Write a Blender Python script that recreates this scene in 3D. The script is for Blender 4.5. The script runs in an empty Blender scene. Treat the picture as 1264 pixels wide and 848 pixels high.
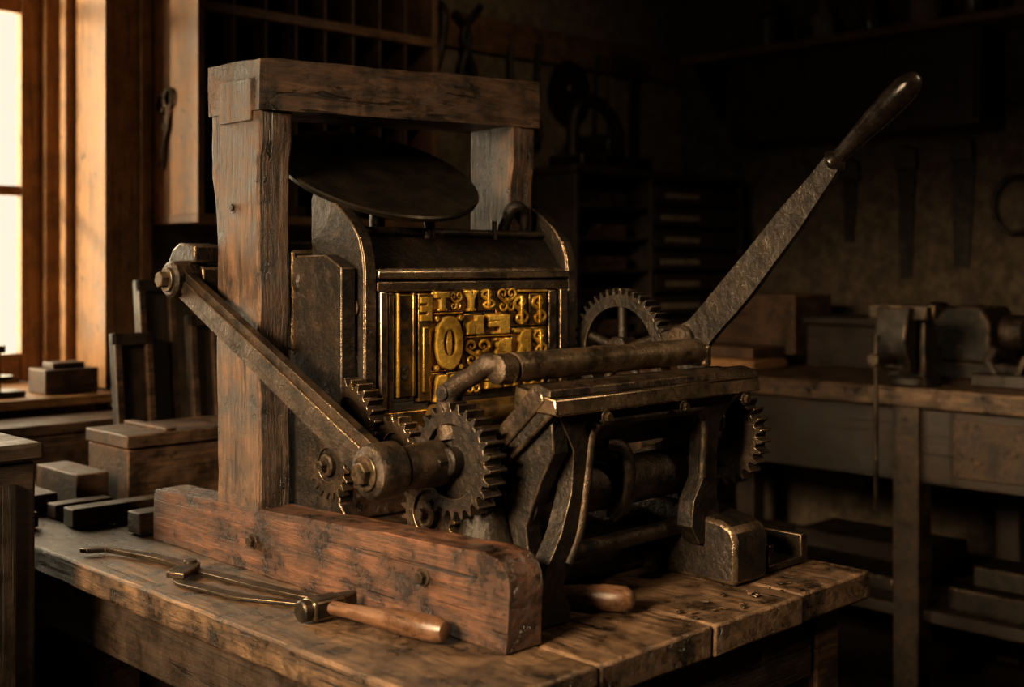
import bpy, bmesh, math, random
from mathutils import Vector, Matrix, noise
random.seed(4)
R=math.radians
sc=bpy.context.scene
col=sc.collection
try:
    sc.view_settings.view_transform='Standard'
except Exception as e: print(e)
# ---------------------------------------------------------------- materials
MC={}; EDGE={}
def _nt(name):
    m=bpy.data.materials.new(name); m.use_nodes=True
    nt=m.node_tree; b=nt.nodes['Principled BSDF']; return m,nt,b
def _ramp(nt,fac,stops):
    r=nt.nodes.new('ShaderNodeValToRGB'); e=r.color_ramp.elements
    while len(e)<len(stops): e.new(.5)
    for i,(p,c) in enumerate(stops):
        e[i].position=p; e[i].color=(c[0],c[1],c[2],1)
    nt.links.new(fac,r.inputs[0]); return r
def _noise(nt,vec,scale,detail=6,rough=.6,dist=0):
    n=nt.nodes.new('ShaderNodeTexNoise'); n.inputs['Scale'].default_value=scale
    n.inputs['Detail'].default_value=detail; n.inputs['Roughness'].default_value=rough
    n.inputs['Distortion'].default_value=dist
    nt.links.new(vec,n.inputs['Vector']); return n
def _mul(nt,a,b):
    mx=nt.nodes.new('ShaderNodeMix'); mx.data_type='RGBA'; mx.blend_type='MULTIPLY'
    mx.inputs[0].default_value=1
    nt.links.new(a,mx.inputs[6]); nt.links.new(b,mx.inputs[7]); return mx.outputs[2]
def wood(name,dark,light,axis=1,rough=.5,bump=.5,stain=.6,gs=1.0,crack=.85,edge=None):
    if name in MC: return MC[name]
    m,nt,b=_nt(name)
    tc=nt.nodes.new('ShaderNodeTexCoord'); mp=nt.nodes.new('ShaderNodeMapping')
    s=[95*gs,95*gs,95*gs]; s[axis]=6*gs; mp.inputs['Scale'].default_value=s
    nt.links.new(tc.outputs['Object'],mp.inputs['Vector'])
    n=_noise(nt,mp.outputs[0],1.0,9,.75,.9)
    r=_ramp(nt,n.outputs[0],[(.34,dark),(.66,light)])
    n2=_noise(nt,tc.outputs['Object'],13,9,.75)
    r2=_ramp(nt,n2.outputs[0],[(.40,(1-stain,)*3),(.58,(1,1,1))])
    mp3=nt.nodes.new('ShaderNodeMapping'); s3=[60,60,60]; s3[axis]=2.2; mp3.inputs['Scale'].default_value=s3
    nt.links.new(tc.outputs['Object'],mp3.inputs['Vector'])
    n3=_noise(nt,mp3.outputs[0],1.0,4,.6,.5)
    r3=_ramp(nt,n3.outputs[0],[(.34,(1-crack,)*3),(.385,(1,1,1))])
    mp4=nt.nodes.new('ShaderNodeMapping'); s4=[25,25,25]; s4[(axis+1)%3]=300; mp4.inputs['Scale'].default_value=s4
    mp4.inputs['Rotation'].default_value=(.5,.3,.6)
    nt.links.new(tc.outputs['Object'],mp4.inputs['Vector'])
    n4=_noise(nt,mp4.outputs[0],1.0,2,.5,0)
    r4=_ramp(nt,n4.outputs[0],[(.29,(.3,.3,.3)),(.33,(1,1,1))])
    c=_mul(nt,_mul(nt,_mul(nt,r.outputs[0],r2.outputs[0]),r3.outputs[0]),r4.outputs[0])
    nt.links.new(c,b.inputs['Base Color'])
    rr=_ramp(nt,n2.outputs[0],[(.35,(rough-.15,)*3),(.65,(rough+.2,)*3)])
    nt.links.new(rr.outputs[0],b.inputs['Roughness'])
    ad=nt.nodes.new('ShaderNodeMath'); ad.operation='MULTIPLY_ADD'
    nt.links.new(r3.outputs[0],ad.inputs[0]); ad.inputs[1].default_value=.9; nt.links.new(n.outputs[0],ad.inputs[2])
    ad2=nt.nodes.new('ShaderNodeMath'); ad2.operation='MULTIPLY_ADD'
    nt.links.new(n2.outputs[0],ad2.inputs[0]); ad2.inputs[1].default_value=1.5; nt.links.new(ad.outputs[0],ad2.inputs[2])
    bp=nt.nodes.new('ShaderNodeBump'); bp.inputs['Strength'].default_value=bump
    bp.inputs['Distance'].default_value=.004
    nt.links.new(ad2.outputs[0],bp.inputs['Height']); nt.links.new(bp.outputs[0],b.inputs['Normal'])
    MC[name]=m
    if edge: 
        EDGE[name]=wood(name+'_edge',tuple(x*1.5 for x in dark),tuple(min(1,x*edge) for x in light),axis,rough,bump,.8,gs,.3)
    return m
def metal(name,dark,light,metallic=.8,rough=.4,bump=.3,sc=90,dist=.002,edge=None,rust=None):
    if name in MC: return MC[name]
    m,nt,b=_nt(name)
    tc=nt.nodes.new('ShaderNodeTexCoord')
    n=_noise(nt,tc.outputs['Object'],18,9,.7); n2=_noise(nt,tc.outputs['Object'],sc,6,.65)
    r=_ramp(nt,n.outputs[0],[(.40,dark),(.62,light)])
    out=r.outputs[0]
    if rust:
        n5=_noise(nt,tc.outputs['Object'],31,8,.75)
        r5=_ramp(nt,n5.outputs[0],[(.50,(0,0,0)),(.62,(1,1,1))])
        mx=nt.nodes.new('ShaderNodeMix'); mx.data_type='RGBA'
        nt.links.new(r5.outputs[0],mx.inputs[0]); nt.links.new(out,mx.inputs[6]); mx.inputs[7].default_value=(*rust,1)
        out=mx.outputs[2]
        mr=nt.nodes.new('ShaderNodeMapRange'); mr.inputs[3].default_value=metallic; mr.inputs[4].default_value=.1
        nt.links.new(r5.outputs[0],mr.inputs[0]); nt.links.new(mr.outputs[0],b.inputs['Metallic'])
    else: b.inputs['Metallic'].default_value=metallic
    nt.links.new(out,b.inputs['Base Color'])
    rr=_ramp(nt,n.outputs[0],[(.3,(rough+.2,)*3),(.7,(max(.08,rough-.1),)*3)])
    nt.links.new(rr.outputs[0],b.inputs['Roughness'])
    bp=nt.nodes.new('ShaderNodeBump'); bp.inputs['Strength'].default_value=bump
    bp.inputs['Distance'].default_value=dist
    ad=nt.nodes.new('ShaderNodeMath'); ad.operation='MULTIPLY_ADD'
    nt.links.new(n.outputs[0],ad.inputs[0]); ad.inputs[1].default_value=1.5; nt.links.new(n2.outputs[0],ad.inputs[2])
    nt.links.new(ad.outputs[0],bp.inputs['Height']); nt.links.new(bp.outputs[0],b.inputs['Normal'])
    MC[name]=m
    if edge: EDGE[name]=metal(name+'_edge',light,edge,min(1,metallic+.2),max(.2,rough-.1),bump*.6,sc,dist)
    return m
FR_Z=wood('frame_wood_z',(.013,.007,.004),(.158,.080,.040),2,.38,1.0,.88,edge=1.8)
FR_X=wood('frame_wood_x',(.013,.007,.004),(.158,.080,.040),0,.38,1.0,.88,edge=1.8)
RAIL=wood('rail_wood',(.009,.005,.003),(.150,.060,.028),1,.32,1.0,.93,.8,edge=1.7)
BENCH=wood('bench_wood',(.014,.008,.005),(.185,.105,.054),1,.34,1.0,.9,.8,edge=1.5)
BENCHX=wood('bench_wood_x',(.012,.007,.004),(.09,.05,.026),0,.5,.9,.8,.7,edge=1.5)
DK=wood('dark_wood',(.007,.004,.002),(.036,.018,.009),2,.5)
DKX=wood('dark_wood_x',(.009,.005,.003),(.045,.024,.012),0,.5)
DKY=wood('dark_wood_y',(.008,.0045,.0025),(.036,.019,.010),1,.5)
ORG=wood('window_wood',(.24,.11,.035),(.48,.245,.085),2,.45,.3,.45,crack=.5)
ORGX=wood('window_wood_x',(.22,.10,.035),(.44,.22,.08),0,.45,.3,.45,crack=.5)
BOXW=wood('box_wood',(.022,.012,.007),(.155,.080,.038),0,.45,.7,.75,edge=1.7)
HAND=wood('handle_wood',(.04,.019,.010),(.14,.068,.034),1,.28,.15,.5,crack=.3)
GRIP=wood('grip_wood',(.005,.0035,.003),(.020,.012,.008),1,.26,.1,.4,crack=.2)
IRON=metal('cast_iron',(.004,.0032,.0026),(.020,.0145,.0100),.5,.32,.8,110,.003,edge=(.16,.11,.07),rust=(.018,.0095,.005))
IRON2=metal('worn_iron',(.006,.0048,.0036),(.066,.045,.029),.7,.30,.8,120,.003,edge=(.34,.24,.15),rust=(.028,.014,.007))
LEV=metal('lever_iron',(.006,.005,.004),(.045,.034,.025),.6,.28,.8,70,.003,edge=(.34,.25,.17),rust=(.014,.009,.006))
STEEL=metal('bare_steel',(.028,.020,.013),(.24,.175,.115),.85,.28,.35,160,.002,edge=(.6,.46,.31),rust=(.05,.027,.014))
DISC=metal('ink_disc_iron',(.010,.008,.006),(.034,.026,.019),.7,.30,.15,40)
BRASS=metal('brass_type',(.26,.13,.012),(.90,.56,.10),.7,.27,.6,150)
BRASSD=metal('tarnished_brass',(.022,.011,.003),(.14,.075,.016),.6,.34,.5,120,edge=(.62,.36,.07))
TOOLM=metal('tool_steel',(.012,.010,.0075),(.08,.058,.040),.75,.34,.4,130,edge=(.3,.22,.15))
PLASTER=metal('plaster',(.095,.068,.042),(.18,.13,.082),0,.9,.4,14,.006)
PLASTERD=metal('plaster_dimmed',(.035,.025,.016),(.080,.058,.037),0,.9,.4,14,.006)  # darker copy of the plaster; dim light on the walls put into its colour
PAPER=metal('label_paper',(.14,.105,.07),(.24,.18,.12),0,.8,.1,40)
GLASSB=metal('bottle_glass',(.02,.015,.01),(.1,.07,.04),.1,.2,.05,30)
# ---------------------------------------------------------------- builders
def group(name,loc):
    e=bpy.data.objects.new(name,None); e.empty_display_size=.1; e.location=loc; col.objects.link(e); return e
def fin(name,bm,mat,parent,bevel=0,smooth=True,seg=2,ang=35):
    bmesh.ops.recalc_face_normals(bm,faces=bm.faces)
    me=bpy.data.meshes.new(name); bm.to_mesh(me); bm.free()
    me.materials.append(mat)
    if smooth:
        me.polygons.foreach_set('use_smooth',[True]*len(me.polygons))
        me.set_sharp_from_angle(angle=R(ang))
    o=bpy.data.objects.new(name,me); col.objects.link(o)
    if parent is not None:
        o.parent=parent; o.matrix_parent_inverse=Matrix.Translation(-parent.location)
    if bevel>0:
        md=o.modifiers.new('bevel','BEVEL'); md.width=bevel; md.segments=seg
        md.limit_method='ANGLE'; md.angle_limit=R(38)
        if mat.name in EDGE:
            me.materials.append(EDGE[mat.name]); md.material=1
    return o
def wear(bm,amp,step=.035):
    mn=Vector((1e9,)*3); mx=-mn
    for v in bm.verts:
        for i in range(3): mn[i]=min(mn[i],v.co[i]); mx[i]=max(mx[i],v.co[i])
    for ax in range(3):
        L=mx[ax]-mn[ax]
        k=min(40,int(L/step))
        for j in range(1,k):
            p=Vector((0,0,0)); p[ax]=mn[ax]+L*j/k; n=Vector((0,0,0)); n[ax]=1
            bmesh.ops.bisect_plane(bm,geom=bm.verts[:]+bm.edges[:]+bm.faces[:],plane_co=p,plane_no=n)
    for v in bm.verts:
        c=v.co.copy()
        v.co+=noise.noise_vector(c*14)*amp+noise.noise_vector(c*45)*amp*.5
def box(name,a,b,mat,parent,bevel=.003,w=0,rot=None,piv=None):
    bm=bmesh.new()
    vs=[bm.verts.new((x,y,z)) for x in(a[0],b[0]) for y in(a[1],b[1]) for z in(a[2],b[2])]
    for f in((0,1,3,2),(4,6,7,5),(0,4,5,1),(2,3,7,6),(0,2,6,4),(1,5,7,3)):
        bm.faces.new([vs[i] for i in f])
    if w: wear(bm,w)
    if rot is not None:
        c=Vector(piv) if piv else (Vector(a)+Vector(b))/2
        bmesh.ops.rotate(bm,verts=bm.verts,cent=c,matrix=rot)
    return fin(name,bm,mat,parent,bevel)
def prism(name,pts,axis,lo,hi,mat,parent,bevel=.003,w=0,ang=35,step=.035):
    bm=bmesh.new()
    def P(p,t):
        return {'x':(t,p[0],p[1]),'y':(p[0],t,p[1]),'z':(p[0],p[1],t)}[axis]
    A=[bm.verts.new(P(p,lo)) for p in pts]; B=[bm.verts.new(P(p,hi)) for p in pts]
    bm.faces.new(A); bm.faces.new(B[::-1]); n=len(pts)
    for i in range(n): bm.faces.new((A[i],A[(i+1)%n],B[(i+1)%n],B[i]))
    if w: wear(bm,w,step)
    return fin(name,bm,mat,parent,bevel,ang=ang)
def hexa(name,bot,top,mat,parent,bevel=.003,w=0):
    bm=bmesh.new()
    A=[bm.verts.new(p) for p in bot]; B=[bm.verts.new(p) for p in top]
    bm.faces.new(A); bm.faces.new(B[::-1])
    for i in range(4): bm.faces.new((A[i],A[(i+1)%4],B[(i+1)%4],B[i]))
    if w: wear(bm,w)
    return fin(name,bm,mat,parent,bevel)
def lathe(name,p0,p1,prof,mat,parent,seg=32,bevel=0):
    p0=Vector(p0);p1=Vector(p1);d=(p1-p0);L=d.length;d.normalize()
    u=d.orthogonal().normalized(); v=d.cross(u)
    bm=bmesh.new(); rings=[]
    for s,r in prof:
        c=p0+d*(s*L)
        rings.append([bm.verts.new(c+(u*math.cos(2*math.pi*i/seg)+v*math.sin(2*math.pi*i/seg))*max(r,1e-4)) for i in range(seg)])
    for k in range(len(rings)-1):
        for i in range(seg):
            bm.faces.new((rings[k][i],rings[k][(i+1)%seg],rings[k+1][(i+1)%seg],rings[k+1][i]))
    bm.faces.new(rings[0]); bm.faces.new(rings[-1])
    return fin(name,bm,mat,parent,bevel)
def cyl(name,p0,p1,r,mat,parent,seg=32,c=None):
    L=(Vector(p1)-Vector(p0)).length; c=min(r*.15,L*.2) if c is None else c; k=c/L
    return lathe(name,p0,p1,[(0,r-c),(k,r),(1-k,r),(1,r-c)],mat,parent,seg)
def sweep(name,pts,rad,mat,parent,seg=16,sub=6,closed=False):
    P=[Vector(p) for p in pts]; n=len(P)
    if not isinstance(rad,(list,tuple)): rad=[rad]*n
    Q=[];RR=[]
    for i in range(n-1):
        a=P[max(i-1,0)];b=P[i];c=P[i+1];d=P[min(i+2,n-1)]
        for j in range(sub):
            t=j/sub
            Q.append(.5*((2*b)+(c-a)*t+(2*a-5*b+4*c-d)*t*t+(3*b-a-3*c+d)*t**3)); RR.append(rad[i]*(1-t)+rad[i+1]*t)
    Q.append(P[-1]);RR.append(rad[-1])
    bm=bmesh.new(); rings=[]; u=None
    for i,q in enumerate(Q):
        t=(Q[min(i+1,len(Q)-1)]-Q[max(i-1,0)]).normalized()
        if u is None: u=t.orthogonal().normalized()
        u=(u-t*u.dot(t)).normalized(); v=t.cross(u)
        rings.append([bm.verts.new(q+(u*math.cos(2*math.pi*k/seg)+v*math.sin(2*math.pi*k/seg))*RR[i]) for k in range(seg)])
    for k in range(len(rings)-1):
        for i in range(seg): bm.faces.new((rings[k][i],rings[k][(i+1)%seg],rings[k+1][(i+1)%seg],rings[k+1][i]))
    bm.faces.new(rings[0]); bm.faces.new(rings[-1])
    return fin(name,bm,mat,parent)
def gear(name,c,ro,dep,n,th,mat,parent,rim=.018,web=True,spokes=0,hub=.02,axis=0,rot=0):
    bm=bmesh.new(); N=n*4; A=[];B=[];C=[];D=[]
    def P(r,a,w):
        u,v=r*math.cos(a),r*math.sin(a)
        return (c[0]+w,c[1]+u,c[2]+v) if axis==0 else (c[0]+u,c[1]+v,c[2]+w)
    for i in range(N):
        k=i%4; t=(i//4)+(0,.2,.38,.58)[k]*1.0
        r=ro if k in(1,2) else ro-dep
        a=2*math.pi*t/n+rot; ri=ro-dep-rim
        A.append(bm.verts.new(P(r,a,-th/2)));B.append(bm.verts.new(P(r,a,th/2)))
        C.append(bm.verts.new(P(ri,a,-th/2)));D.append(bm.verts.new(P(ri,a,th/2)))
    for i in range(N):
        j=(i+1)%N
        bm.faces.new((A[i],A[j],B[j],B[i]));bm.faces.new((C[i],D[i],D[j],C[j]))
        bm.faces.new((A[i],C[i],C[j],A[j]));bm.faces.new((B[i],B[j],D[j],D[i]))
    fin(name+'_rim',bm,mat,parent,.0009,ang=30)
    ri=ro-dep-rim+.002
    ax=Vector((1,0,0)) if axis==0 else Vector((0,0,1)); cc=Vector(c)
    if web: cyl(name+'_web',cc-ax*th*.2,cc+ax*th*.2,ri,mat,parent)
    for s in range(spokes):
        a=2*math.pi*s/spokes+.3
        p=Vector(P(ri,a,0))
        cyl(name+'_spoke_%d'%(s+1),cc,p,.009,mat,parent,12)
    cyl(name+'_hub',cc-ax*th*.8,cc+ax*th*.8,hub,mat,parent)
    cyl(name+'_nut',cc-ax*th*1.3,cc+ax*th*1.3,hub*.5,mat,parent,6)
def bolt(name,c,r,ax,mat,parent,h=.01):
    c=Vector(c); ax=Vector(ax)
    cyl(name+'_washer',c,c+ax*h*.35,r*1.5,mat,parent,24)
    cyl(name+'_head',c+ax*h*.3,c+ax*h*1.2,r,mat,parent,6,r*.1)
def capsule(p0,p1,r0,r1,n=14):
    a=math.atan2(p1[1]-p0[1],p1[0]-p0[0]); out=[]
    for i in range(n+1):
        t=a+math.pi/2+math.pi*i/n; out.append((p0[0]+r0*math.cos(t),p0[1]+r0*math.sin(t)))
    for i in range(n+1):
        t=a-math.pi/2+math.pi*i/n; out.append((p1[0]+r1*math.cos(t),p1[1]+r1*math.sin(t)))
    return out
def text(name,body,x0,x1,z0,z1,y,dep,mat,parent,off=.03,flip=False):
    cu=bpy.data.curves.new(name,'FONT'); cu.body=body; cu.size=1; cu.extrude=.42; cu.offset=off; cu.resolution_u=5
    cu.bevel_depth=.025; cu.bevel_resolution=1
    o=bpy.data.objects.new('tmp',cu); col.objects.link(o); bpy.context.view_layer.update()
    dg=bpy.context.evaluated_depsgraph_get(); me=bpy.data.meshes.new_from_object(o.evaluated_get(dg))
    bpy.data.objects.remove(o)
    bm=bmesh.new(); bm.from_mesh(me)
    xs=[v.co.x for v in bm.verts]; ys=[v.co.y for v in bm.verts]; zs=[v.co.z for v in bm.verts]
    ax,bx,ay,by,az,bz=min(xs),max(xs),min(ys),max(ys),min(zs),max(zs)
    for v in bm.verts:
        c=v.co.copy(); tt=(c.y-ay)/(by-ay)
        if flip: tt=1-tt
        v.co=Vector((x1-(c.x-ax)/(bx-ax)*(x1-x0), y-(c.z-az)/(bz-az)*dep, z0+tt*(z1-z0)))
    bmesh.ops.remove_doubles(bm,verts=bm.verts,dist=1e-6)
    return fin(name,bm,mat,parent,0,ang=40)
def scroll(name,x0,x1,z0,z1,y,mat,parent,flip=1):
    cx,cz=(x0+x1)/2,(z0+z1)/2; W=x1-x0; H=z1-z0; top=[]
    for t in range(10):
        r=(.18+.82*t/9); a=R(200-(9-t)*42)
        top.append((cx+flip*W*.40*r*math.cos(a), cz+H*.25+H*.23*r*math.sin(a)))
    bot=[(2*cx-p[0],2*cz-p[1]) for p in top[::-1]]
    pts=[(p[0],y,p[1]) for p in top+[(cx,cz)]+bot]
    rr=[min(W,H)*(.045+.06*min(i,20-i)/10) for i in range(21)]
    sweep(name,pts,rr,mat,parent,8,4)

# ================================================================= PRESS
g=group('printing_press',(.3,.35,0))
prism('rail_near',[(0,0),(-.003,.080),(0,.098),(.008,.111),(.022,.120),(.045,.124),(.25,.117),(.6,.103),(.93,.092),(.935,.084),(.935,0)],'x',0,.064,RAIL,g,.005,.0018,step=.025)
prism('rail_far',[(-.012,0),(-.014,.07),(-.006,.088),(.015,.098),(.06,.104),(.10,.118),(.15,.122),(.2,.112),(.9,.1),(.9,0)],'x',.484,.573,IRON,g,.008,.001)
box('cross_tie_front',(.055,.27,0),(.49,.34,.06),RAIL,g,.005,.001)
box('cross_tie_rear',(.055,.80,0),(.49,.88,.07),RAIL,g,.005,.001)
for i,(b,z) in enumerate([(.166,.070),(.60,.05)]): bolt('rail_bolt_%d'%(i+1),(.0005,b,z),.009,(-1,0,0),IRON2,g,.009)
prism('post_near',[(.582,.094),(.713,.092),(.714,.60),(.730,.66),(.731,.765),(.577,.765),(.577,.71),(.586,.67),(.584,.42),(.588,.38),(.583,.30)],'x',0,.062,FR_Z,g,.0045,.0022,step=.028)
prism('post_far',[(.524,.1),(.642,.1),(.642,.78),(.524,.78),(.524,.70),(.53,.66)],'x',.52,.582,FR_Z,g,.0045,.0016)
def qb(zl,zr): return [(-.003,.574,zl),(.588,.518,zr),(.588,.652,zr),(-.003,.734,zl)]
hexa('top_beam',qb(.758,.768),qb(.842,.860),FR_X,g,.008,.003)
box('beam_tenon',(-.0055,.60,.742),(.03,.70,.812),FR_Z,g,.002,.0008)
bolt('post_pin',(0,.66,.60),.006,(-1,0,0),IRON2,g,.005)
for nm,x0,x1 in(('side_frame_near',.072,.1),('side_frame_far',.50,.52)):
    prism(nm,[(.40,.0),(.40,.06),(.46,.12),(.455,.30),(.455,.50),(.50,.52),(.58,.52),(.60,.50),(.60,.30),(.62,.12),(.66,.06),(.66,0)],'x',x0,x1,IRON,g,.004,.0008)
box('bearing_block',(.066,.585,.36),(.125,.70,.53),IRON,g,.006,.001)
box('bearing_cap',(.068,.60,.525),(.12,.68,.545),IRON,g,.005)
bolt('bearing_bolt',(.095,.586,.475),.014,(0,-1,0),IRON2,g,.016)
cyl('bearing_boss',(.095,.59,.475),(.095,.572,.475),.028,IRON,g)
cyl('rocker_shaft',(-.062,.769,.479),(.50,.769,.479),.018,IRON2,g)
prism('shaft_bearing_near',capsule((.769,.479),(.66,.45),.036,.05),'x',.07,.11,IRON,g,.005)
prism('shaft_bearing_far',capsule((.769,.479),(.60,.45),.036,.05),'x',.47,.5,IRON,g,.005)
prism('rocker_bracket',[(.736,.508),(.736,.538),(.790,.542),(.812,.532),(.828,.508),(.828,.480),(.812,.455),(.796,.455),(.800,.490),(.788,.508)],'x',-.030,.030,IRON,g,.004,.0008)
prism('rocker_lug',[(.736,.44),(.736,.50),(.76,.505),(.79,.49),(.79,.45),(.77,.435)],'x',-.014,.045,IRON,g,.004)
sweep('rocker_hook',[(.06,.69,.545),(.08,.67,.552),(.1,.66,.545)],[.012,.014,.01],IRON,g)
chk=[(.585,.16),(.587,.615),(.580,.630),(.568,.634),(.545,.622),(.505,.597),(.475,.574),(.455,.55),(.444,.52),(.440,.49),(.440,.20),(.46,.16)]
prism('bed_cheek_near',chk,'x',.106,.131,IRON,g,.003,.0006)
prism('bed_cheek_far',chk,'x',.584,.608,IRON,g,.003,.0006)
prism('cheek_edge_near',[(p[0]-.0015,p[1]) for p in chk[7:11]]+[(.447,.2),(.447,.49),(.452,.52),(.462,.548)],'x',.108,.129,IRON2,g,.001)
prism('cheek_edge_far',[(p[0]-.0015,p[1]) for p in chk[7:11]]+[(.447,.2),(.447,.49),(.452,.52),(.462,.548)],'x',.586,.606,IRON2,g,.001)
bolt('cheek_bolt',(.106,.468,.434),.011,(-1,0,0),IRON2,g,.014)
bolt('cheek_bolt_low',(.106,.49,.29),.008,(-1,0,0),IRON2,g,.010)
box('bed_body',(.13,.452,.20),(.585,.515,.49),IRON,g,.003)
prism('bed_hood',[(.449,.478),(.449,.497),(.463,.508),(.497,.55),(.51,.556),(.518,.55),(.518,.478)],'x',.131,.584,IRON,g,.003,.0014)
cyl('hood_rod',(.12,.505,.562),(.59,.505,.562),.007,IRON2,g)
for i,x in enumerate((.29,.30,.45)):
    cyl('hood_stud_%d'%(i+1),(x,.50,.55),(x,.50,.585),.006,IRON2,g,10)
sweep('cheek_hook',[(.50,.54,.55),(.515,.53,.60),(.53,.52,.615),(.55,.52,.60),(.555,.525,.56)],[.012,.013,.012,.010,.008],IRON,g)
box('chase_top_bar',(.132,.434,.481),(.584,.452,.494),STEEL,g,.002)
box('chase_top_bar_low',(.132,.438,.460),(.584,.452,.4765),IRON2,g,.002)
box('chase_side_near',(.136,.434,.255),(.150,.452,.46),STEEL,g,.002)
box('chase_side_near_inner',(.154,.438,.262),(.166,.452,.458),IRON2,g,.002)
box('chase_side_far',(.560,.434,.255),(.580,.452,.46),IRON2,g,.002)
box('chase_side_far_inner',(.533,.438,.262),(.553,.452,.458),IRON2,g,.002)
box('chase_bottom_bar',(.15,.434,.238),(.56,.452,.262),BRASSD,g,.002)
box('chase_ground',(.166,.448,.262),(.534,.4525,.458),DKX,g,0)
s0,s1=.175,.208
box('furniture_strip',(s0,.441,.285),(s1,.4485,.455),BRASSD,g,.0015)
for i,zc in enumerate((.425,.385,.325)):
    pts=[((s0+s1)/2+.009*math.cos(t*math.pi/8),zc+.015*math.sin(t*math.pi/8)) for t in range(16)]
    prism('furniture_oval_%d'%(i+1),pts,'y',.4402,.442,IRON,g,0)
box('furniture_edge_1',(s0-.003,.436,.285),(s0+.002,.449,.457),BRASS,g,.001)
box('furniture_edge_2',(s1-.002,.437,.285),(s1+.003,.449,.457),BRASSD,g,.001)
box('furniture_slug',(.219,.439,.275),(.247,.449,.456),BRASSD,g,.0015)
text('slug_letters','E',.221,.245,.41,.45,.440,.006,BRASS,g)
box('slug_ridge',(.226,.434,.29),(.240,.441,.40),BRASSD,g,.002)
T=[('T',.250,.286,.424,.460,1),('&',.288,.318,.424,.460,4),('Y',.320,.352,.422,.462,1),('&',.356,.398,.424,.464,2),('S',.400,.450,.418,.466,4),
   ('O',.250,.318,.322,.420,3),('h',.322,.366,.381,.419,1),('F',.372,.430,.380,.418,1),('M',.436,.482,.394,.452,2),('M',.484,.528,.394,.452,2),
   ('S',.320,.386,.326,.376,4),('B',.390,.434,.334,.376,1),('R',.438,.484,.334,.390,1),('A',.486,.530,.336,.390,2),
   ('n',.250,.282,.270,.320,1),('I',.284,.318,.270,.320,2),('&',.322,.364,.278,.322,4),('E',.368,.408,.284,.328,1),('K',.412,.45,.285,.330,1),('G',.455,.528,.280,.330,4)]
for i,(chh,x0,x1,z0,z1,kd) in enumerate(T):
    box('sort_body_%d'%(i+1),(x0,.4405+.0015*(i%3),z0),(x1,.4495,z1),BRASSD,g,.0014)
    W=x1-x0; H=z1-z0; hs=H*.10
    if kd==1:
        text('sort_face_%d'%(i+1),chh,x0+.004,x1-.004,z0+.003,z1-.003,.443,.011,BRASS,g,.05)
        for j,(a0,a1) in enumerate(((.04,.42),(.58,.96))):
            if chh in 'YTF':
                if j==0: box('sort_foot_%d'%(i+1),(x0+W*.24,.4325,z0+.002),(x0+W*.76,.443,z0+.002+hs),BRASS,g,.0008)
            else: box('sort_foot_%d_%d'%(i+1,j+1),(x0+W*a0,.4325,z0+.002),(x0+W*a1,.443,z0+.002+hs),BRASS,g,.0008)
            if chh.isupper(): box('sort_head_%d_%d'%(i+1,j+1),(x0+W*a0,.4325,z1-.002-hs),(x0+W*a1,.443,z1-.002),BRASS,g,.0008)
    if kd==2:
        scroll('sort_scroll_%d'%(i+1),x0+.002,x1-.002,z0+.002,z1-.002,.439,BRASS,g,1)
        box('sort_stem_%d'%(i+1),(x0+W*.45,.434,z0+.003),(x0+W*.58,.443,z1-.003),BRASS,g,.001)
    if kd==4:
        m=(x0+x1)/2
        scroll('sort_scroll_a_%d'%(i+1),x0+.001,m+W*.06,z0+.002,z1-.002,.439,BRASS,g,1)
        scroll('sort_scroll_b_%d'%(i+1),m-W*.06,x1-.001,z0+.002,z1-.002,.439,BRASS,g,-1)
        cyl('sort_boss_%d'%(i+1),(m,.443,(z0+z1)/2),(m,.433,(z0+z1)/2),W*.07,BRASS,g,12)
    if kd==3:
        text('sort_face_%d'%(i+1),chh,x0+.004,x1-.004,z0+.003,z1-.003,.443,.011,BRASS,g,.03)
        pts=[((x0+x1)/2+.006*math.cos(t*math.pi/8),(z0+z1)/2+.024*math.sin(t*math.pi/8)) for t in range(16)]
        prism('sort_leaf_%d'%(i+1),pts,'y',.434,.443,BRASS,g,.001)
        for j,(cx,cz) in enumerate(((x0+.007,z0+.007),(x1-.007,z0+.007),(x0+.007,z1-.007),(x1-.007,z1-.007))):
            cyl('sort_bead_%d'%(j+1),(cx,.443,cz),(cx,.434,cz),.0045,BRASS,g,12)
box('sort_slug_1',(.252,.437,.4205),(.316,.449,.4225),BRASS,g,.0006)
box('sort_slug_2',(.450,.438,.455),(.528,.449,.459),BRASS,g,.0006)
box('sort_slug_3',(.322,.437,.3775),(.437,.449,.3795),BRASS,g,.0006)
hexa('bed_tray',[(.14,.33,.225),(.56,.33,.225),(.56,.44,.235),(.14,.44,.235)],[(.14,.33,.235),(.56,.33,.235),(.56,.44,.247),(.14,.44,.247)],BRASSD,g,.002)
cyl('brass_roller',(.14,.31,.265),(.56,.31,.265),.022,BRASSD,g)
n=Vector((-.081,-.465,.88)).normalized(); dc=Vector((.262,.602,.667))
lathe('ink_disc',dc-n*.006,dc+n*.006,[(0,.174),(.15,.184),(.75,.186),(1,.183),(1,.176),(.93,.168),(.93,.02),(1.0,.012),(1.1,.006)],DISC,g,96)
cyl('disc_stem',(.27,.62,.48),dc-n*.004,.014,IRON2,g)
lathe('disc_socket',dc-n*.05,dc-n*.005,[(0,.022),(.4,.024),(.6,.04),(1,.05)],IRON,g)
box('disc_bracket',(.13,.50,.49),(.50,.64,.515),IRON,g,.004)
prism('connecting_arm',capsule((.769,.479),(.214,.216),.024,.030),'x',-.046,-.030,IRON2,g,.0025,.0004,step=.06)
prism('connecting_arm_ridge',capsule((.735,.463),(.25,.233),.012,.014),'x',-.050,-.044,IRON2,g,.002)
lathe('arm_hub_top',(-.062,.769,.479),(-.012,.769,.479),[(0,.026),(.1,.031),(.9,.033),(1,.03)],IRON2,g)
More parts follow.
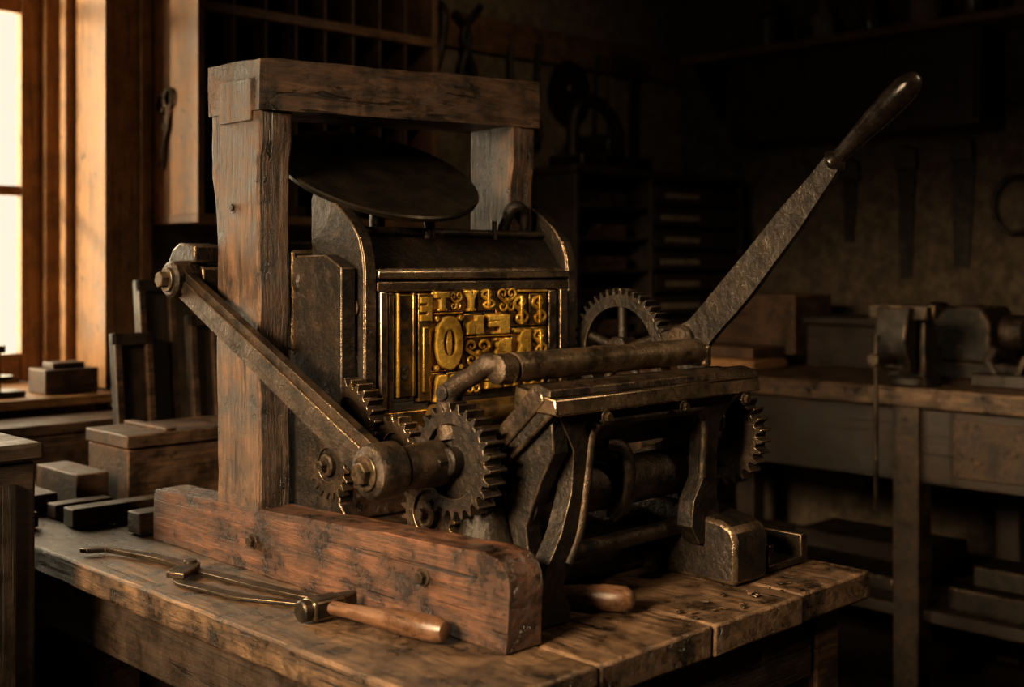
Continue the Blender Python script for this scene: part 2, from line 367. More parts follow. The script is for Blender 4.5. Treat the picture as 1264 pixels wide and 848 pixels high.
bolt('arm_top_nut',(-.061,.769,.479),.014,(-1,0,0),STEEL,g,.016)
lathe('arm_hub_low',(-.064,.214,.216),(-.008,.214,.216),[(0,.024),(.08,.036),(.2,.040),(.85,.040),(1,.034)],IRON2,g)
bolt('arm_low_nut',(-.063,.214,.216),.017,(-1,0,0),STEEL,g,.013)
lathe('drive_shaft',(-.01,.205,.217),(.14,.205,.217),[(0,.03),(.2,.032),(.45,.034),(.5,.026),(1,.026)],IRON2,g)
gear('gear_idler',(.088,.445,.247),.076,.012,26,.030,IRON2,g)
gear('gear_pinion',(.079,.487,.180),.056,.011,20,.022,IRON2,g,hub=.018)
gear('gear_drive',(.078,.180,.222),.084,.012,26,.034,IRON,g)
gear('gear_lower',(.090,.25,.135),.062,.011,20,.024,IRON2,g)
gear('gear_small',(.100,.345,.22),.052,.010,18,.024,IRON2,g,hub=.014)
gear('gear_bevel',(.14,.20,.165),.060,.012,18,.022,IRON,g,axis=2)
cyl('idler_axle',(.07,.44,.245),(.14,.44,.245),.012,IRON2,g)
gear('gear_flywheel',(.642,.352,.345),.116,.012,44,.030,IRON,g,rim=.022,web=False,spokes=5,hub=.026)
cyl('flywheel_axle',(.56,.352,.345),(.67,.352,.345),.013,IRON2,g)
gear('gear_platen',(.628,.112,.215),.086,.012,28,.030,IRON2,g)
cyl('platen_axle',(.50,.112,.215),(.64,.112,.215),.014,IRON2,g)
lathe('pedestal',(.115,.165,0),(.115,.165,.155),[(0,.06),(.1,.06),(.3,.05),(.42,.055),(.5,.048),(.56,.054),(.64,.045),(.8,.036),(1,.03)],IRON,g)
sweep('roller_crank',[(.10,.11,.358),(.088,.128,.362),(.083,.155,.345),(.080,.180,.333),(.080,.200,.315),(.082,.206,.285),(.082,.20,.25)],[.014,.017,.014,.015,.018,.019,.021],IRON2,g,20)
lathe('crank_knuckle',(.082,.112,.356),(.118,.112,.356),[(0,.014),(.1,.021),(.8,.023),(1,.018)],IRON2,g)
cyl('crank_pin',(.060,.20,.318),(.085,.20,.318),.012,IRON2,g,16)
lathe('roller',(.108,.11,.357),(.552,.11,.360),[(0,.012),(.02,.013),(.021,.0215),(.985,.0215),(.986,.012),(1,.011)],STEEL,g,40)
box('roller_saddle',(.545,.09,.335),(.565,.13,.372),IRON2,g,.006)
prism('platen_plate',[(.045,.314),(.052,.332),(.066,.336),(.172,.238),(.172,.222),(.158,.212)],'x',.115,.598,IRON2,g,.003,.0005)
hexa('platen_ledge',[(.118,.022,.294),(.606,.022,.296),(.600,.11,.298),(.118,.11,.298)],[(.118,.026,.318),(.606,.026,.320),(.600,.105,.334),(.118,.105,.334)],STEEL,g,.003)
hexa('platen_bale',[(.112,.030,.320),(.612,.030,.320),(.604,.062,.326),(.112,.062,.326)],[(.116,.034,.331),(.608,.034,.331),(.602,.060,.337),(.116,.060,.337)],IRON2,g,.002)
for nm,x0,x1 in(('platen_side_rib',.121,.145),('platen_side_rib_far',.57,.592)):
    prism(nm,[(.03,.30),(.04,.318),(.06,.318),(.18,.215),(.19,.19),(.165,.185),(.10,.24)],'x',x0,x1,IRON,g,.004)
for i,x in enumerate((.22,.40,.56)): bolt('ledge_bolt_%d'%(i+1),(x,.023,.286),.007,(0,-1,0),IRON2,g,.007)
inn=[]
for i in range(9):
    t=math.pi-(math.pi/2)*i/8; inn.append((.245+.032*math.cos(t),.243+.032*math.sin(t)))
for i in range(9):
    t=math.pi/2-(math.pi/2)*i/8; inn.append((.452+.032*math.cos(t),.243+.032*math.sin(t)))
yk=[(.11,0),(.105,.035),(.118,.075),(.15,.125),(.172,.18),(.176,.24),(.150,.285),(.150,.305),(.56,.305),(.56,.285),(.525,.25),(.515,.20),(.515,.13),(.53,.09),(.53,.06),(.47,.06)]
yk+= [(.45,.09),(.455,.13),(.478,.165)]+inn[::-1]+[(.208,.185),(.192,.13),(.165,.08),(.155,.045),(.17,.02),(.17,0)]
prism('platen_yoke',yk,'y',.045,.075,IRON,g,.006,.0008,step=.05)
lip=[(.478,.165)]+inn[::-1]+[(.208,.185),(.192,.13),(.165,.08)]
sweep('yoke_bead',[(p[0],.047,p[1]) for p in lip[::2]+[lip[-1]]],.007,IRON2,g,12,3)
for nm,x0,x1 in(('hinge_leg_near',.135,.165),('hinge_leg_far',.50,.525)):
    prism(nm,[(.05,.30),(.09,.26),(.15,.21),(.20,.19),(.235,.15),(.22,.06),(.25,0),(.08,0),(.09,.06),(.10,.13),(.07,.20),(.045,.24)],'x',x0,x1,IRON,g,.005,.0008)
cyl('main_drum',(.14,.125,.162),(.50,.125,.165),.038,IRON2,g,40)
cyl('drum_collar',(.325,.125,.163),(.342,.125,.163),.058,IRON2,g,40)
cyl('drum_collar_left',(.20,.125,.162),(.235,.125,.162),.048,IRON,g,40)
cyl('tie_bar',(.14,.100,.077),(.49,.100,.079),.0135,IRON2,g)
sweep('inner_link',[(.29,.085,.235),(.315,.075,.225),(.325,.072,.195),(.32,.075,.15),(.30,.085,.12)],[.010,.012,.013,.012,.009],IRON2,g)
box('under_casting',(.16,.17,.0),(.50,.26,.10),IRON,g,.012,.001)
prism('lever_blade',[(.238,.382),(.205,.394),(.175,.408),(.135,.447),(.0815,.5),(.033,.55),(-.014,.599),(-.062,.643),(-.0964,.678),(-.108,.684),(-.120,.672),(-.118,.655),(-.0447,.559),(.0,.508),(.041,.46),(.085,.415),(.115,.387),(.149,.350),(.19,.345),(.225,.36)],'x',.611,.624,LEV,g,.003,.0006,step=.04)
cyl('lever_boss',(.596,.188,.372),(.640,.188,.372),.027,IRON2,g)
bolt('lever_nut',(.640,.188,.372),.012,(1,0,0),IRON2,g)
prism('lever_link',capsule((.188,.372),(.118,.24),.026,.026),'x',.600,.611,IRON,g,.003)
lathe('lever_grip',(.6175,-.102,.664),(.6175,-.250,.789),[(-.02,.010),(0,.013),(.03,.020),(.06,.018),(.09,.0125),(.16,.0125),(.3,.015),(.5,.0185),(.72,.0215),(.86,.0205),(.94,.016),(.985,.009),(1,.003)],GRIP,g,32)

# ================================================================= WORKBENCH
wb=group('workbench',(.28,.8,-.8))
xs=[-.178,.06,.30,.53,.741]
for i in range(4):
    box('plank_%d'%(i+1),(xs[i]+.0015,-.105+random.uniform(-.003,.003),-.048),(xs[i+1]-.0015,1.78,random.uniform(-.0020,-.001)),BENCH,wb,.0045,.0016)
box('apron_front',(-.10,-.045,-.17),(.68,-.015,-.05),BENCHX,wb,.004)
box('apron_left',(-.125,-.02,-.17),(-.095,1.70,-.05),DKY,wb,.004)
box('apron_right',(.66,-.02,-.17),(.69,1.70,-.05),BENCH,wb,.004)
for i,(x,y) in enumerate([(-.13,-.055),(.65,-.055),(-.13,1.64),(.65,1.64)]):
    box('leg_%d'%(i+1),(x,y,-.8),(x+.07,y+.07,-.048),BOXW,wb,.005)
box('stretcher',(-.1,.0,-.6),(.68,.04,-.53),DKX,wb,.004)
# ================================================================= TOOLS ON BENCH
h=group('hammer',(-.07,.3,0))
box('head',(-.100,.283,.001),(-.045,.317,.031),TOOLM,h,.005)
cyl('face',(-.114,.30,.0165),(-.098,.30,.0165),.0155,TOOLM,h,24)
prism('peen',[(-.046,.285),(-.046,.315),(-.015,.304),(-.015,.297)],'z',.003,.029,TOOLM,h,.003)
lathe('handle',(-.075,.315,.017),(-.030,.082,.018),[(0,.010),(.25,.010),(.4,.012),(.6,.0165),(.8,.018),(.93,.0175),(.985,.013),(1,.006)],HAND,h,24)
c=group('calipers',(-.07,.67,0))
prism('arm_long',[(-.083,.67),(-.066,.676),(-.043,.52),(-.022,.36),(-.034,.358),(-.064,.50)],'z',.001,.007,TOOLM,c,.001)
prism('arm_short',[(-.135,.64),(-.10,.668),(-.068,.684),(-.062,.660),(-.085,.636),(-.12,.610)],'z',.006,.016,TOOLM,c,.002)
prism('arm_rear',[(-.084,.67),(-.060,.672),(-.073,.78),(-.118,.905),(-.153,.912),(-.148,.895),(-.120,.882),(-.094,.77)],'z',.003,.011,TOOLM,c,.0015)
prism('arm_fork',[(-.130,.63),(-.118,.62),(-.098,.48),(-.048,.355),(-.057,.350),(-.117,.47),(-.139,.60)],'z',.001,.006,TOOLM,c,.001)
cyl('pivot',(-.075,.67,0),(-.075,.67,.020),.011,TOOLM,c,16)
ch=group('awl',(.24,.08,0))
lathe('handle',(.185,.165,.0165),(.262,.005,.0195),[(0,.006),(.08,.011),(.2,.0115),(.5,.015),(.75,.0195),(.92,.019),(.98,.013),(1,.006)],HAND,ch,24)
cyl('shank',(.165,.205,.016),(.188,.160,.0165),.004,TOOLM,ch,10)
ms=group('metal_scraps',(.5,-.06,0))
for i in range(22):
    x=random.uniform(.30,.58); y=random.uniform(-.092,-.03)
    sx=random.uniform(.002,.006); sy=random.uniform(.002,.005)
    box('scrap_%d'%(i+1),(x-sx,y-sy,.0012),(x+sx,y+sy,.0012+random.uniform(.001,.003)),random.choice([TOOLM,STEEL,BOXW]),ms,.0005,0,Matrix.Rotation(random.uniform(0,3),3,'Z'))
t=group('type_galley',(.66,.13,0))
box('base',(.597,.0,.001),(.712,.30,.012),TOOLM,t,.002)
box('side_near',(.597,.0,.010),(.612,.30,.045),TOOLM,t,.003)
box('side_far',(.692,.0,.010),(.712,.30,.05),TOOLM,t,.003)
box('end',(.605,.285,.010),(.70,.30,.045),TOOLM,t,.003)
box('rib_1',(.628,.03,.010),(.646,.28,.028),BOXW,t,.002)
box('rib_2',(.655,.06,.010),(.680,.28,.035),BOXW,t,.002)
b1=group('wooden_box',(.3,1.37,0))
box('body',(.115,1.265,.001),(.56,1.45,.115),BOXW,b1,.003,.0008)
box('lid',(.110,1.260,.118),(.565,1.455,.146),BOXW,b1,.003,.0008)
box('lid_batten',(.20,1.262,.146),(.225,1.453,.154),BOXW,b1,.002)
for i,(p,q) in enumerate([((-.07,1.12,.0),(.12,1.165,.036)),((-.155,1.18,.0),(-.11,1.50,.03)),((-.06,1.22,.0),(.06,1.26,.03)),((-.01,.97,.0),(.05,1.02,.042)),((-.08,1.30,.0),(-.02,1.55,.04)),((.02,1.30,0),(.09,1.5,.07))]):
    k=group('wood_offcut',p); box('block',(p[0],p[1],.001),q,BOXW,k,.003,.0006)
tcx=group('type_case_frames',(.45,1.66,0))
for i,(x0,x1,y,z) in enumerate([(.28,.38,1.64,.34),(.37,.47,1.68,.47),(.48,.56,1.63,.38),(.55,.65,1.68,.47),(.66,.76,1.64,.42)]):
    rot=Matrix.Rotation(R(-6),3,'X')
    box('panel_%d'%(i+1),(x0,y,.004),(x1,y+.018,z),DK,tcx,.003,0,rot,(x0,y,.0))
    for j,(e0,e1) in enumerate(((x0,x0+.018),(x1-.018,x1))):
        box('stile_%d_%d'%(i+1,j+1),(e0,y-.014,.006),(e1,y,z),BOXW,tcx,.002,0,rot,(x0,y,.0))
    box('rail_%d'%(i+1),(x0,y-.014,z-.03),(x1,y,z),DKX,tcx,.002,0,rot,(x0,y,0))
# ================================================================= ROOM
X0,X1,Y0,Y1=-2.4,3.2,-2.6,2.2; ZF,ZC=-.8,1.9
def room(name,a,b,mat):
    return box(name,a,b,mat,None,0)
FLOOR=wood('floor_boards',(.010,.006,.004),(.035,.021,.012),1,.5,.5,.6,.6)
room('floor',(X0,Y0,ZF-.06),(X1,Y1+.4,ZF),FLOOR)
room('ceiling',(X0,Y0,ZC),(X1,Y1+.4,ZC+.06),DKY)
wbk=group('wall_back',(0,2.4,-.8))
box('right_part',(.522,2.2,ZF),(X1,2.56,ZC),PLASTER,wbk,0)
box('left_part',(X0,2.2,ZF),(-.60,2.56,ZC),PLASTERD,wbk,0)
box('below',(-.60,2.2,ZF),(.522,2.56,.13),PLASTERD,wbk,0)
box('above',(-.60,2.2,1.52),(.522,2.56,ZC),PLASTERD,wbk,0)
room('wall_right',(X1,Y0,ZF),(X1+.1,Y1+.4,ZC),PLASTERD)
room('wall_front',(X0,Y0-.1,ZF),(X1,Y0,ZC),DK)
wl=group('wall_left',(X0,0,-.8))
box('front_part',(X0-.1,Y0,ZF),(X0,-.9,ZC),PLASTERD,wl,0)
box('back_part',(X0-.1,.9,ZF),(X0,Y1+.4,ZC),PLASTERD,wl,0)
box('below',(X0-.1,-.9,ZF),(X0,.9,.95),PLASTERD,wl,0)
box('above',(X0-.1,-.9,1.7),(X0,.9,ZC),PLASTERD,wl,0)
w=group('window_1',(0,2.4,.15))
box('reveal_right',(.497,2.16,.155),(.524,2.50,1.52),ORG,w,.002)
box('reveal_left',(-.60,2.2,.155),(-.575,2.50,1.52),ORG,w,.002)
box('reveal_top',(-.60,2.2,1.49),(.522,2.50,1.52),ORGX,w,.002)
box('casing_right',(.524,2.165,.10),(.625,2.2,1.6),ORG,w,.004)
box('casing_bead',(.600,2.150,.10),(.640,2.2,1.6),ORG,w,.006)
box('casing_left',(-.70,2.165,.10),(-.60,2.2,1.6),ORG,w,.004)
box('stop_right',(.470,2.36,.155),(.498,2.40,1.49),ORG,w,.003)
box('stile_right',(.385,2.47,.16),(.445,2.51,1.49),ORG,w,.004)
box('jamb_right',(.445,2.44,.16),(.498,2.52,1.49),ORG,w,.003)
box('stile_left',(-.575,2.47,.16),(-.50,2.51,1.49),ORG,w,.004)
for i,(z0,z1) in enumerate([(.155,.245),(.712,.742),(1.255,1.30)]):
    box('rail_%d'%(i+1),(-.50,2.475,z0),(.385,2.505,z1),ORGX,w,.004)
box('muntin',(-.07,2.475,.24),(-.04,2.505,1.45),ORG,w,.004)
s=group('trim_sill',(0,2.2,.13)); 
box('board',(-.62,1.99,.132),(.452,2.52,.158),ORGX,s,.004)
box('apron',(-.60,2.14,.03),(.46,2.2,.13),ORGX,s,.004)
w2=group('added_window',(X0,0,.95))  # unseen window, added as an opening for the side key light
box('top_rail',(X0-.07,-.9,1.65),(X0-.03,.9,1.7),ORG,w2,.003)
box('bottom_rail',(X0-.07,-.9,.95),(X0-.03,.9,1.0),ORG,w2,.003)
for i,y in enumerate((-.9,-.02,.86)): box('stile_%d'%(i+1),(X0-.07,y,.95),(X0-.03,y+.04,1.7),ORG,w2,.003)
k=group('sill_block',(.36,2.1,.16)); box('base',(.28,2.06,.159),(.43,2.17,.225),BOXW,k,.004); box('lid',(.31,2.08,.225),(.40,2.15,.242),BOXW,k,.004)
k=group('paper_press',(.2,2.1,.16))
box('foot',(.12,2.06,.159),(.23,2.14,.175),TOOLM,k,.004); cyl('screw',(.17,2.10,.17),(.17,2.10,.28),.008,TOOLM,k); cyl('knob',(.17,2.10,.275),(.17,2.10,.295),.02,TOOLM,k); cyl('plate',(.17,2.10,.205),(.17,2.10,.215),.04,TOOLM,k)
k=group('storage_chest',(.1,1.88,-.8))
box('body',(-.35,1.80,-.8),(.42,1.97,.085),BOXW,k,.004); box('lid',(-.36,1.795,.088),(.43,1.975,.115),BOXW,k,.004)
k=group('side_cabinet',(-.45,1.0,-.8))
box('body',(-.80,.85,-.8),(-.255,1.30,.18),DKX,k,.006,.0015)
box('top',(-.82,.84,.182),(-.245,1.31,.212),DKX,k,.006,.0015)
box('door',(-.76,.838,-.7),(-.29,.851,.15),DK,k,.004)
k=group('pigeonhole_cabinet',(1.05,2.05,.65))
CW=wood('cabinet_wood',(.14,.06,.022),(.32,.155,.055),2,.5,.3,.5,crack=.5); CWX=wood('cabinet_wood_x',(.09,.042,.017),(.21,.10,.042),0,.5,.3,.5,crack=.5)
CD=wood('cabinet_divider',(.04,.019,.009),(.12,.06,.028),2,.5,.3,.5,crack=.5)
box('side_left',(.643,1.9,.64),(.665,2.199,1.75),CW,k,.003)
box('side_right',(1.50,1.9,.64),(1.525,2.199,1.75),CWX,k,.003)
box('back',(.66,2.18,.64),(1.51,2.198,1.75),DK,k,0)
box('bottom',(.64,1.895,.625),(1.53,2.199,.65),CWX,k,.003)
box('top',(.64,1.895,1.74),(1.53,2.199,1.77),CWX,k,.003)
for i,z in enumerate((1.0,1.235,1.5)):
    box('shelf_%d'%(i+1),(.664,1.905,z-(.014 if i==1 else .008)),(1.503,2.18,z+(.014 if i==1 else .004)),CWX,k,.002)
for i in range(1,8):
    x=.664+.84*i/8; box('divider_%d'%i,(x-.004,1.915,.65),(x+.004,2.18,1.74),CD,k,.001)
for i in range(14):
    x=.675+random.randrange(8)*.105; z=(.651,1.005,1.25)[i%3]
    box('sheaf_%d'%(i+1),(x,1.98,z),(x+.07,2.15,z+random.uniform(.03,.11)),random.choice([DK,DKX,DKY,BOXW]),k,.002)
k=group('hanging_shears',(.63,2.05,.9))
xx=.634
sweep('ring_1',[(xx,2.05+.022*math.cos(a*math.pi/6),.985+.026*math.sin(a*math.pi/6)) for a in range(13)],.006,TOOLM,k,8,3)
sweep('ring_2',[(xx,2.095+.022*math.cos(a*math.pi/6),.975+.026*math.sin(a*math.pi/6)) for a in range(13)],.006,TOOLM,k,8,3)
prism('blade_1',[(2.055,.962),(2.075,.90),(2.115,.79),(2.105,.785),(2.05,.90),(2.045,.96)],'x',.630,.635,TOOLM,k,.001)
prism('blade_2',[(2.09,.952),(2.06,.90),(2.08,.785),(2.09,.78),(2.085,.90),(2.10,.95)],'x',.635,.641,TOOLM,k,.001)
cyl('screw',(.626,2.068,.905),(.642,2.068,.905),.010,TOOLM,k,12)
k=group('tool_rail',(2.3,2.18,1.3)); box('board',(1.54,2.175,1.30),(3.15,2.199,1.43),CWX,k,.004)
k=group('hanging_clamp',(1.7,2.13,1.3))
sweep('frame',[(1.60,2.15,1.33),(1.66,2.15,1.44),(1.76,2.15,1.42),(1.75,2.15,1.28),(1.70,2.15,1.16),(1.62,2.15,1.12)],.018,IRON,k,8); cyl('screw',(1.57,2.15,1.22),(1.78,2.15,1.29),.011,IRON,k,8)
k=group('hanging_tongs',(1.85,2.13,1.3))
sweep('jaw_1',[(1.82,2.155,1.42),(1.89,2.155,1.34),(1.85,2.155,1.20),(1.92,2.155,1.08)],.015,IRON,k,8); sweep('jaw_2',[(1.95,2.155,1.46),(1.86,2.155,1.34),(1.92,2.155,1.20),(1.88,2.155,1.08)],.015,IRON,k,8)
q=group('circular_blade',(2.42,2.13,1.17))
lathe('blade',(2.42,2.14,1.20),(2.42,2.15,1.20),[(0,.115),(1,.115)],IRON,q,40); cyl('hub',(2.42,2.12,1.20),(2.42,2.172,1.20),.03,TOOLM,q)
q=group('hanging_square',(2.75,2.13,1.2)); box('blade',(2.80,2.155,.90),(2.86,2.165,1.36),IRON,q,.001); box('stock',(2.70,2.145,1.30),(2.87,2.172,1.37),DKX,q,.002)
q=group('hanging_mallet',(2.08,2.13,1.2)); cyl('handle',(2.10,2.15,1.0),(2.10,2.15,1.34),.012,DK,q,10); box('head',(2.04,2.11,.98),(2.16,2.172,1.07),DKX,q,.006)
q=group('hanging_wrench',(2.25,2.13,1.2)); cyl('shaft',(2.22,2.155,1.02),(2.26,2.155,1.36),.013,IRON,q,10); sweep('jaw',[(2.19,2.155,1.07),(2.18,2.155,1.0),(2.22,2.155,.97),(2.26,2.155,1.0),(2.25,2.155,1.07)],.012,IRON,q,8)
q=group('hanging_saw_frame',(2.6,2.13,1.1)); sweep('bow',[(2.60,2.155,1.36),(2.58,2.155,1.2),(2.59,2.155,.95),(2.66,2.155,.94)],.010,IRON,q,8); cyl('blade',(2.66,2.155,.94),(2.66,2.155,1.34),.005,IRON,q,8)
k=group('type_rack',(2.55,1.95,-.8))
box('side_left',(2.08,1.80,-.8),(2.105,2.15,.84),DK,k,.003); box('side_right',(3.08,1.80,-.8),(3.105,2.15,.84),DK,k,.003)
box('side_mid',(2.50,1.80,-.8),(2.52,2.15,.84),DK,k,.003)
box('top',(2.07,1.79,.84),(3.11,2.16,.865),DKX,k,.003); box('back',(2.1,2.13,-.8),(3.08,2.15,.84),DK,k,0)
for i in range(18):
    z=-.70+i*.085
    box('drawer_%d'%(i+1),(2.525,1.80,z),(3.075,2.12,z+.068),DK,k,.003)
    box('label_%d'%(i+1),(2.56+.03*(i%2),1.797,z+.02),(2.80,1.80,z+.042),PAPER,k,0)
for i in range(13):
    z=-.70+i*.118
    box('shelf_%d'%(i+1),(2.105,1.81,z),(2.50,2.12,z+.012),DKX,k,.001)
    if i>5: box('stock_%d'%(i+1),(2.15+.05*(i%3),1.85,z+.012),(2.42,2.1,z+.06),BOXW if i%3 else DKX,k,.002)
k=group('proof_press',(2.4,1.95,.87))
box('bed',(2.2,1.88,.867),(2.6,2.05,.92),IRON,k,.006); sweep('arch',[(2.24,1.96,.9),(2.25,1.96,1.08),(2.36,1.96,1.13),(2.48,1.96,1.05),(2.5,1.96,.9)],.025,IRON,k); cyl('roller',(2.36,1.85,.95),(2.36,2.08,.95),.05,IRON,k)
k=group('rear_bench',(1.4,1.9,-.8))
box('top',(.95,1.62,.02),(2.05,2.19,.06),BENCHX,k,.004)
for i,(x,y) in enumerate([(.98,1.65),(1.96,1.65),(.98,2.1),(1.96,2.1)]): box('leg_%d'%(i+1),(x,y,-.8),(x+.06,y+.06,.02),DK,k,.004)
k=group('timber_stack',(1.6,1.85,.06))
for i in range(4): box('board_%d'%(i+1),(1.25+.04*i,1.75,.061+i*.045),(1.98,1.75+.22,.061+i*.045+.04),BOXW,k,.003)
k=group('side_workbench',(2.5,.7,-.8))
box('top',(2.15,-.9,.10),(3.0,1.72,.155),BENCH,k,.006,.001)
box('apron',(2.19,-.85,-.12),(2.22,1.66,.10),DKY,k,.004)
for i,y in enumerate((-.8,.55,1.58)):
    box('leg_front_%d'%(i+1),(2.17,y,-.8),(2.25,y+.08,.10),BENCHX,k,.005); box('leg_rear_%d'%(i+1),(2.85,y,-.8),(2.93,y+.08,.10),DK,k,.005)
box('lower_shelf',(2.2,-.85,-.52),(2.95,1.6,-.485),DKY,k,.003)
box('drawer_front',(2.178,-.35,-.09),(2.19,.45,.07),BENCHX,k,.003); cyl('knob',(2.15,.05,0),(2.18,.05,0),.018,DK,k)
k=group('bench_vise',(2.16,.6,.155))
prism('fixed_jaw',[(2.19,.156),(2.19,.385),(2.23,.385),(2.25,.33),(2.27,.30),(2.27,.25),(2.24,.22),(2.29,.18),(2.29,.156)],'y',.54,.66,IRON,k,.006)
prism('moving_jaw',[(2.16,.20),(2.16,.385),(2.12,.385),(2.10,.33),(2.09,.29),(2.105,.25),(2.13,.20)],'y',.55,.65,IRON,k,.006)
box('jaw_cap_1',(2.14,.51,.35),(2.163,.69,.392),IRON2,k,.004); box('jaw_cap_2',(2.187,.51,.35),(2.212,.69,.392),IRON2,k,.004)
box('slide',(2.12,.57,.21),(2.36,.63,.27),IRON,k,.005); cyl('screw',(2.0,.60,.24),(2.12,.60,.24),.018,IRON2,k); cyl('tommy_bar',(2.02,.60,-.18),(2.02,.60,.30),.007,IRON2,k,10)
cyl('base',(2.24,.60,.156),(2.24,.60,.185),.075,IRON,k); cyl('knob',(2.02,.6,.29),(2.02,.6,.31),.013,IRON2,k,12)
def boxy(name,specs):
    q=group(name,specs[0][0])
    for j,(a,b,m) in enumerate(specs): box('part_%d'%(j+1),a,b,m,q,.005)
q=group('hand_plane',(2.33,.34,.156)); box('sole',(2.30,.20,.156),(2.37,.46,.195),DKY,q,.006); sweep('tote',[(2.335,.40,.19),(2.335,.42,.23),(2.335,.40,.27)],[.014,.012,.016],DK,q,10); lathe('front_knob',(2.335,.24,.19),(2.335,.24,.24),[(0,.01),(.4,.01),(.8,.018),(1,.01)],DK,q,16); box('iron',(2.315,.31,.19),(2.355,.325,.25),TOOLM,q,.001,0,Matrix.Rotation(R(25),3,'X'))
q=group('small_lathe',(2.6,.4,.156)); box('bed',(2.5,.05,.156),(2.75,.75,.21),IRON,q,.006)
prism('headstock',[(.50,.21),(.50,.33),(.53,.38),(.64,.38),(.68,.34),(.68,.21)],'x',2.52,2.72,IRON,q,.008); prism('tailstock',[(.10,.21),(.13,.33),(.22,.34),(.26,.21)],'x',2.55,2.68,IRON,q,.008)
cyl('chuck',(2.62,.42,.30),(2.62,.50,.30),.055,IRON2,q); cyl('pulley',(2.62,.68,.31),(2.62,.74,.31),.08,IRON,q); cyl('quill',(2.62,.26,.30),(2.62,.34,.30),.015,IRON2,q)
boxy('tool_chest',[((2.62,.85,.156),(2.95,1.2,.30),DKY),((2.61,.84,.302),(2.96,1.21,.33),DKY)])
boxy('plank_pile',[((2.30,1.20,.156),(2.5,1.70,.19),ORGX),((2.32,1.22,.192),(2.52,1.66,.23),BOXW),((2.7,1.3,.156),(2.95,1.68,.40),BOXW)])
boxy('iron_ingots',[((2.25,.0,-.484),(2.5,.5,-.42),IRON),((2.3,.05,-.418),(2.45,.45,-.36),IRON),((2.55,-.1,-.484),(2.75,.4,-.38),IRON)])
boxy('metal_bars',[((2.3,.7,-.484),(2.5,1.3,-.44),IRON),((2.55,.7,-.484),(2.8,1.2,-.40),DKY)])
k=group('tin_can',(2.28,.12,.156)); lathe('body',(2.28,.12,.156),(2.28,.12,.25),[(0,.032),(.03,.034),(.97,.034),(1,.036)],TOOLM,k,24)
k=group('screw_press',(2.86,.25,.156)); box('foot',(2.78,.15,.156),(2.95,.35,.25),IRON,k,.004); cyl('pillar',(2.86,.25,.25),(2.86,.25,.52),.025,IRON,k); cyl('wheel',(2.86,.23,.50),(2.86,.27,.50),.07,IRON,k)
k=group('wall_shelf',(3.05,.6,1.35))
box('board',(2.93,-.3,1.34),(3.199,2.0,1.37),CWX,k,.004)
box('rail',(3.17,-.3,1.08),(3.199,.74,1.16),DKY,k,.004)
box('cupboard',(3.0,.75,1.0),(3.19,1.8,1.338),DKY,k,.004)
for j in range(3): box('cupboard_door_%d'%(j+1),(2.99,.765+j*.345,1.015),(3.0,1.095+j*.345,1.325),DK,k,.003)
for i,y in enumerate((.35,1.95)): prism('bracket_%d'%(i+1),[(3.19,1.34),(2.98,1.34),(3.19,1.12)],'y',y,y+.03,DK,k,.002)
for i,y in enumerate((.62,.80,.98,1.2,1.4,1.65)):
    r=.035+.012*(i%3); q=group('glass_bottle',(3.06,y,1.371))
    lathe('body',(3.06,y,1.372),(3.06,y,1.372+.16+.04*(i%2)),[(0,r*.9),(.04,r),(.6,r),(.75,r*.45),(.95,r*.4),(.96,r*.5),(1,r*.5)],GLASSB if i%2 else PAPER,q,20)
def saw(y,z,L,wd=.05):
    q=group('hand_saw',(3.18,y,z))
    prism('blade',[(y-wd,z),(y+wd,z),(y+wd*.8,z-L),(y-wd*.5,z-L)],'x',3.185,3.190,IRON,q,0)
    prism('grip',[(y-.045,z-.01),(y+.045,z-.01),(y+.04,z+.07),(y+.0,z+.08),(y-.04,z+.06)],'x',3.170,3.198,DK,q,.006)
saw(1.12,.88,.42,.035); saw(.90,.90,.40,.045); saw(1.36,.85,.25,.03)
k=group('wire_coil',(3.17,.70,.72))
sweep('loop',[(3.17,.70+.08*math.cos(a*math.pi/6),.72+.10*math.sin(a*math.pi/6)) for a in range(13)],.010,IRON,k,8,3)
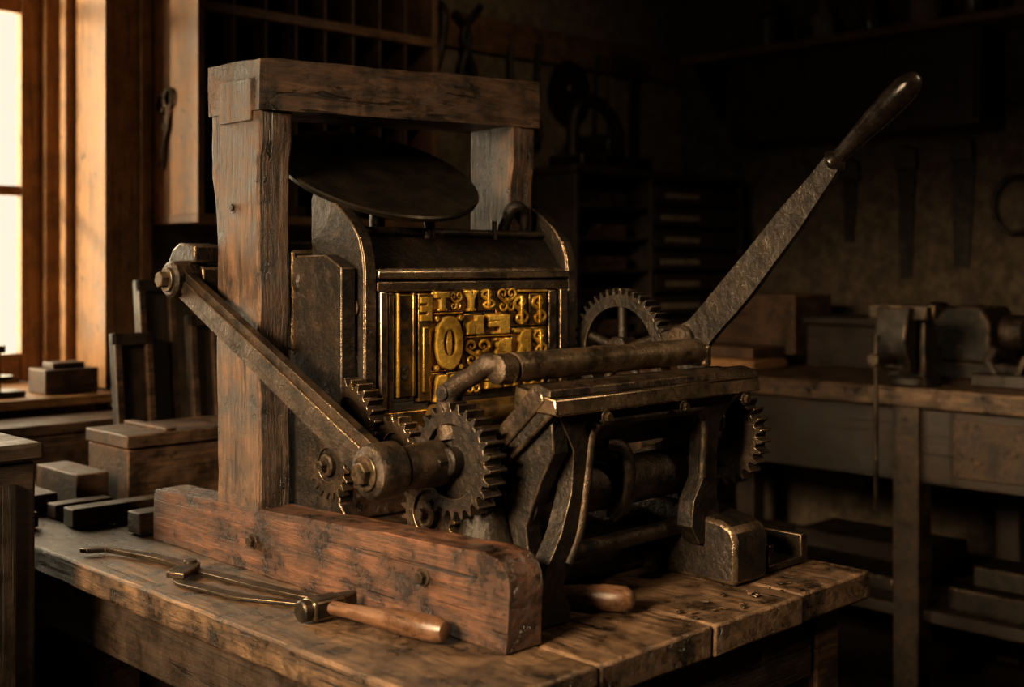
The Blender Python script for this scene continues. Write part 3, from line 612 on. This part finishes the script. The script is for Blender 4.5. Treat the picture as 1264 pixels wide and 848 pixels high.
# ================================================================= LIGHT
def area(name,loc,target,sx,sy,e,c,spread=180):
    l=bpy.data.lights.new(name,'AREA'); l.shape='RECTANGLE'; l.size=sx; l.size_y=sy; l.energy=e; l.color=c; l.spread=R(spread)
    o=bpy.data.objects.new(name,l); o.location=loc; col.objects.link(o)
    o.rotation_euler=(Vector(target)-Vector(loc)).to_track_quat('-Z','Y').to_euler(); return o
def spot(name,loc,target,e,c,ang,bl=.5,r=.1):
    l=bpy.data.lights.new(name,'SPOT'); l.energy=e; l.color=c; l.spot_size=R(ang); l.spot_blend=bl; l.shadow_soft_size=r
    o=bpy.data.objects.new(name,l); o.location=loc; col.objects.link(o)
    o.rotation_euler=(Vector(target)-Vector(loc)).to_track_quat('-Z','Y').to_euler(); return o
area('daylight_back_window',(-.04,2.62,.85),(-.04,0,.85),1.15,1.4,36,(1,.78,.48))
area('added_side_key',(X0-.12,0,1.35),(.1,.35,.15),1.5,.5,29,(1,.70,.39),40)  # added key from the left, behind the invented side window
spot('low_sun',(-1.9,3.9,1.5),(.56,2.1,.75),360,(1,.70,.38),32,.4,.12)
spot('type_fill',(1.5,-1.7,1.5),(.36,.45,.37),54,(1,.72,.40),11.5,.9,.05)  # added spot with no visible source, brightens the brass type
area('front_fill',(1.0,-1.6,1.75),(.35,.2,.15),.3,.3,1.3,(1,.70,.40),60)  # added weak fill from front right, no actual fixture
spot('wall_fill',(1.1,.7,1.82),(1.75,2.2,.95),13,(1,.72,.42),78,1,.1)  # added fill for the back wall and cabinet front, no actual fixture
wd=bpy.data.worlds.new('world'); sc.world=wd; wd.use_nodes=True
wd.node_tree.nodes['Background'].inputs[0].default_value=(1,.88,.70,1); wd.node_tree.nodes['Background'].inputs[1].default_value=1.05
# ================================================================= CAMERA
cd=bpy.data.cameras.new('camera'); cd.sensor_width=36; cd.lens=42.72; cd.shift_y=-.0744; cd.clip_start=.05
cd.dof.use_dof=True; cd.dof.focus_distance=1.93; cd.dof.aperture_fstop=3.2
co=bpy.data.objects.new('camera',cd); co.location=(-1.090,-1.128,.5); co.rotation_euler=(R(90),0,R(-44.27)); col.objects.link(co)
sc.camera=co
for o in sc.objects:
    if o.parent is None: o.location.z+=.8
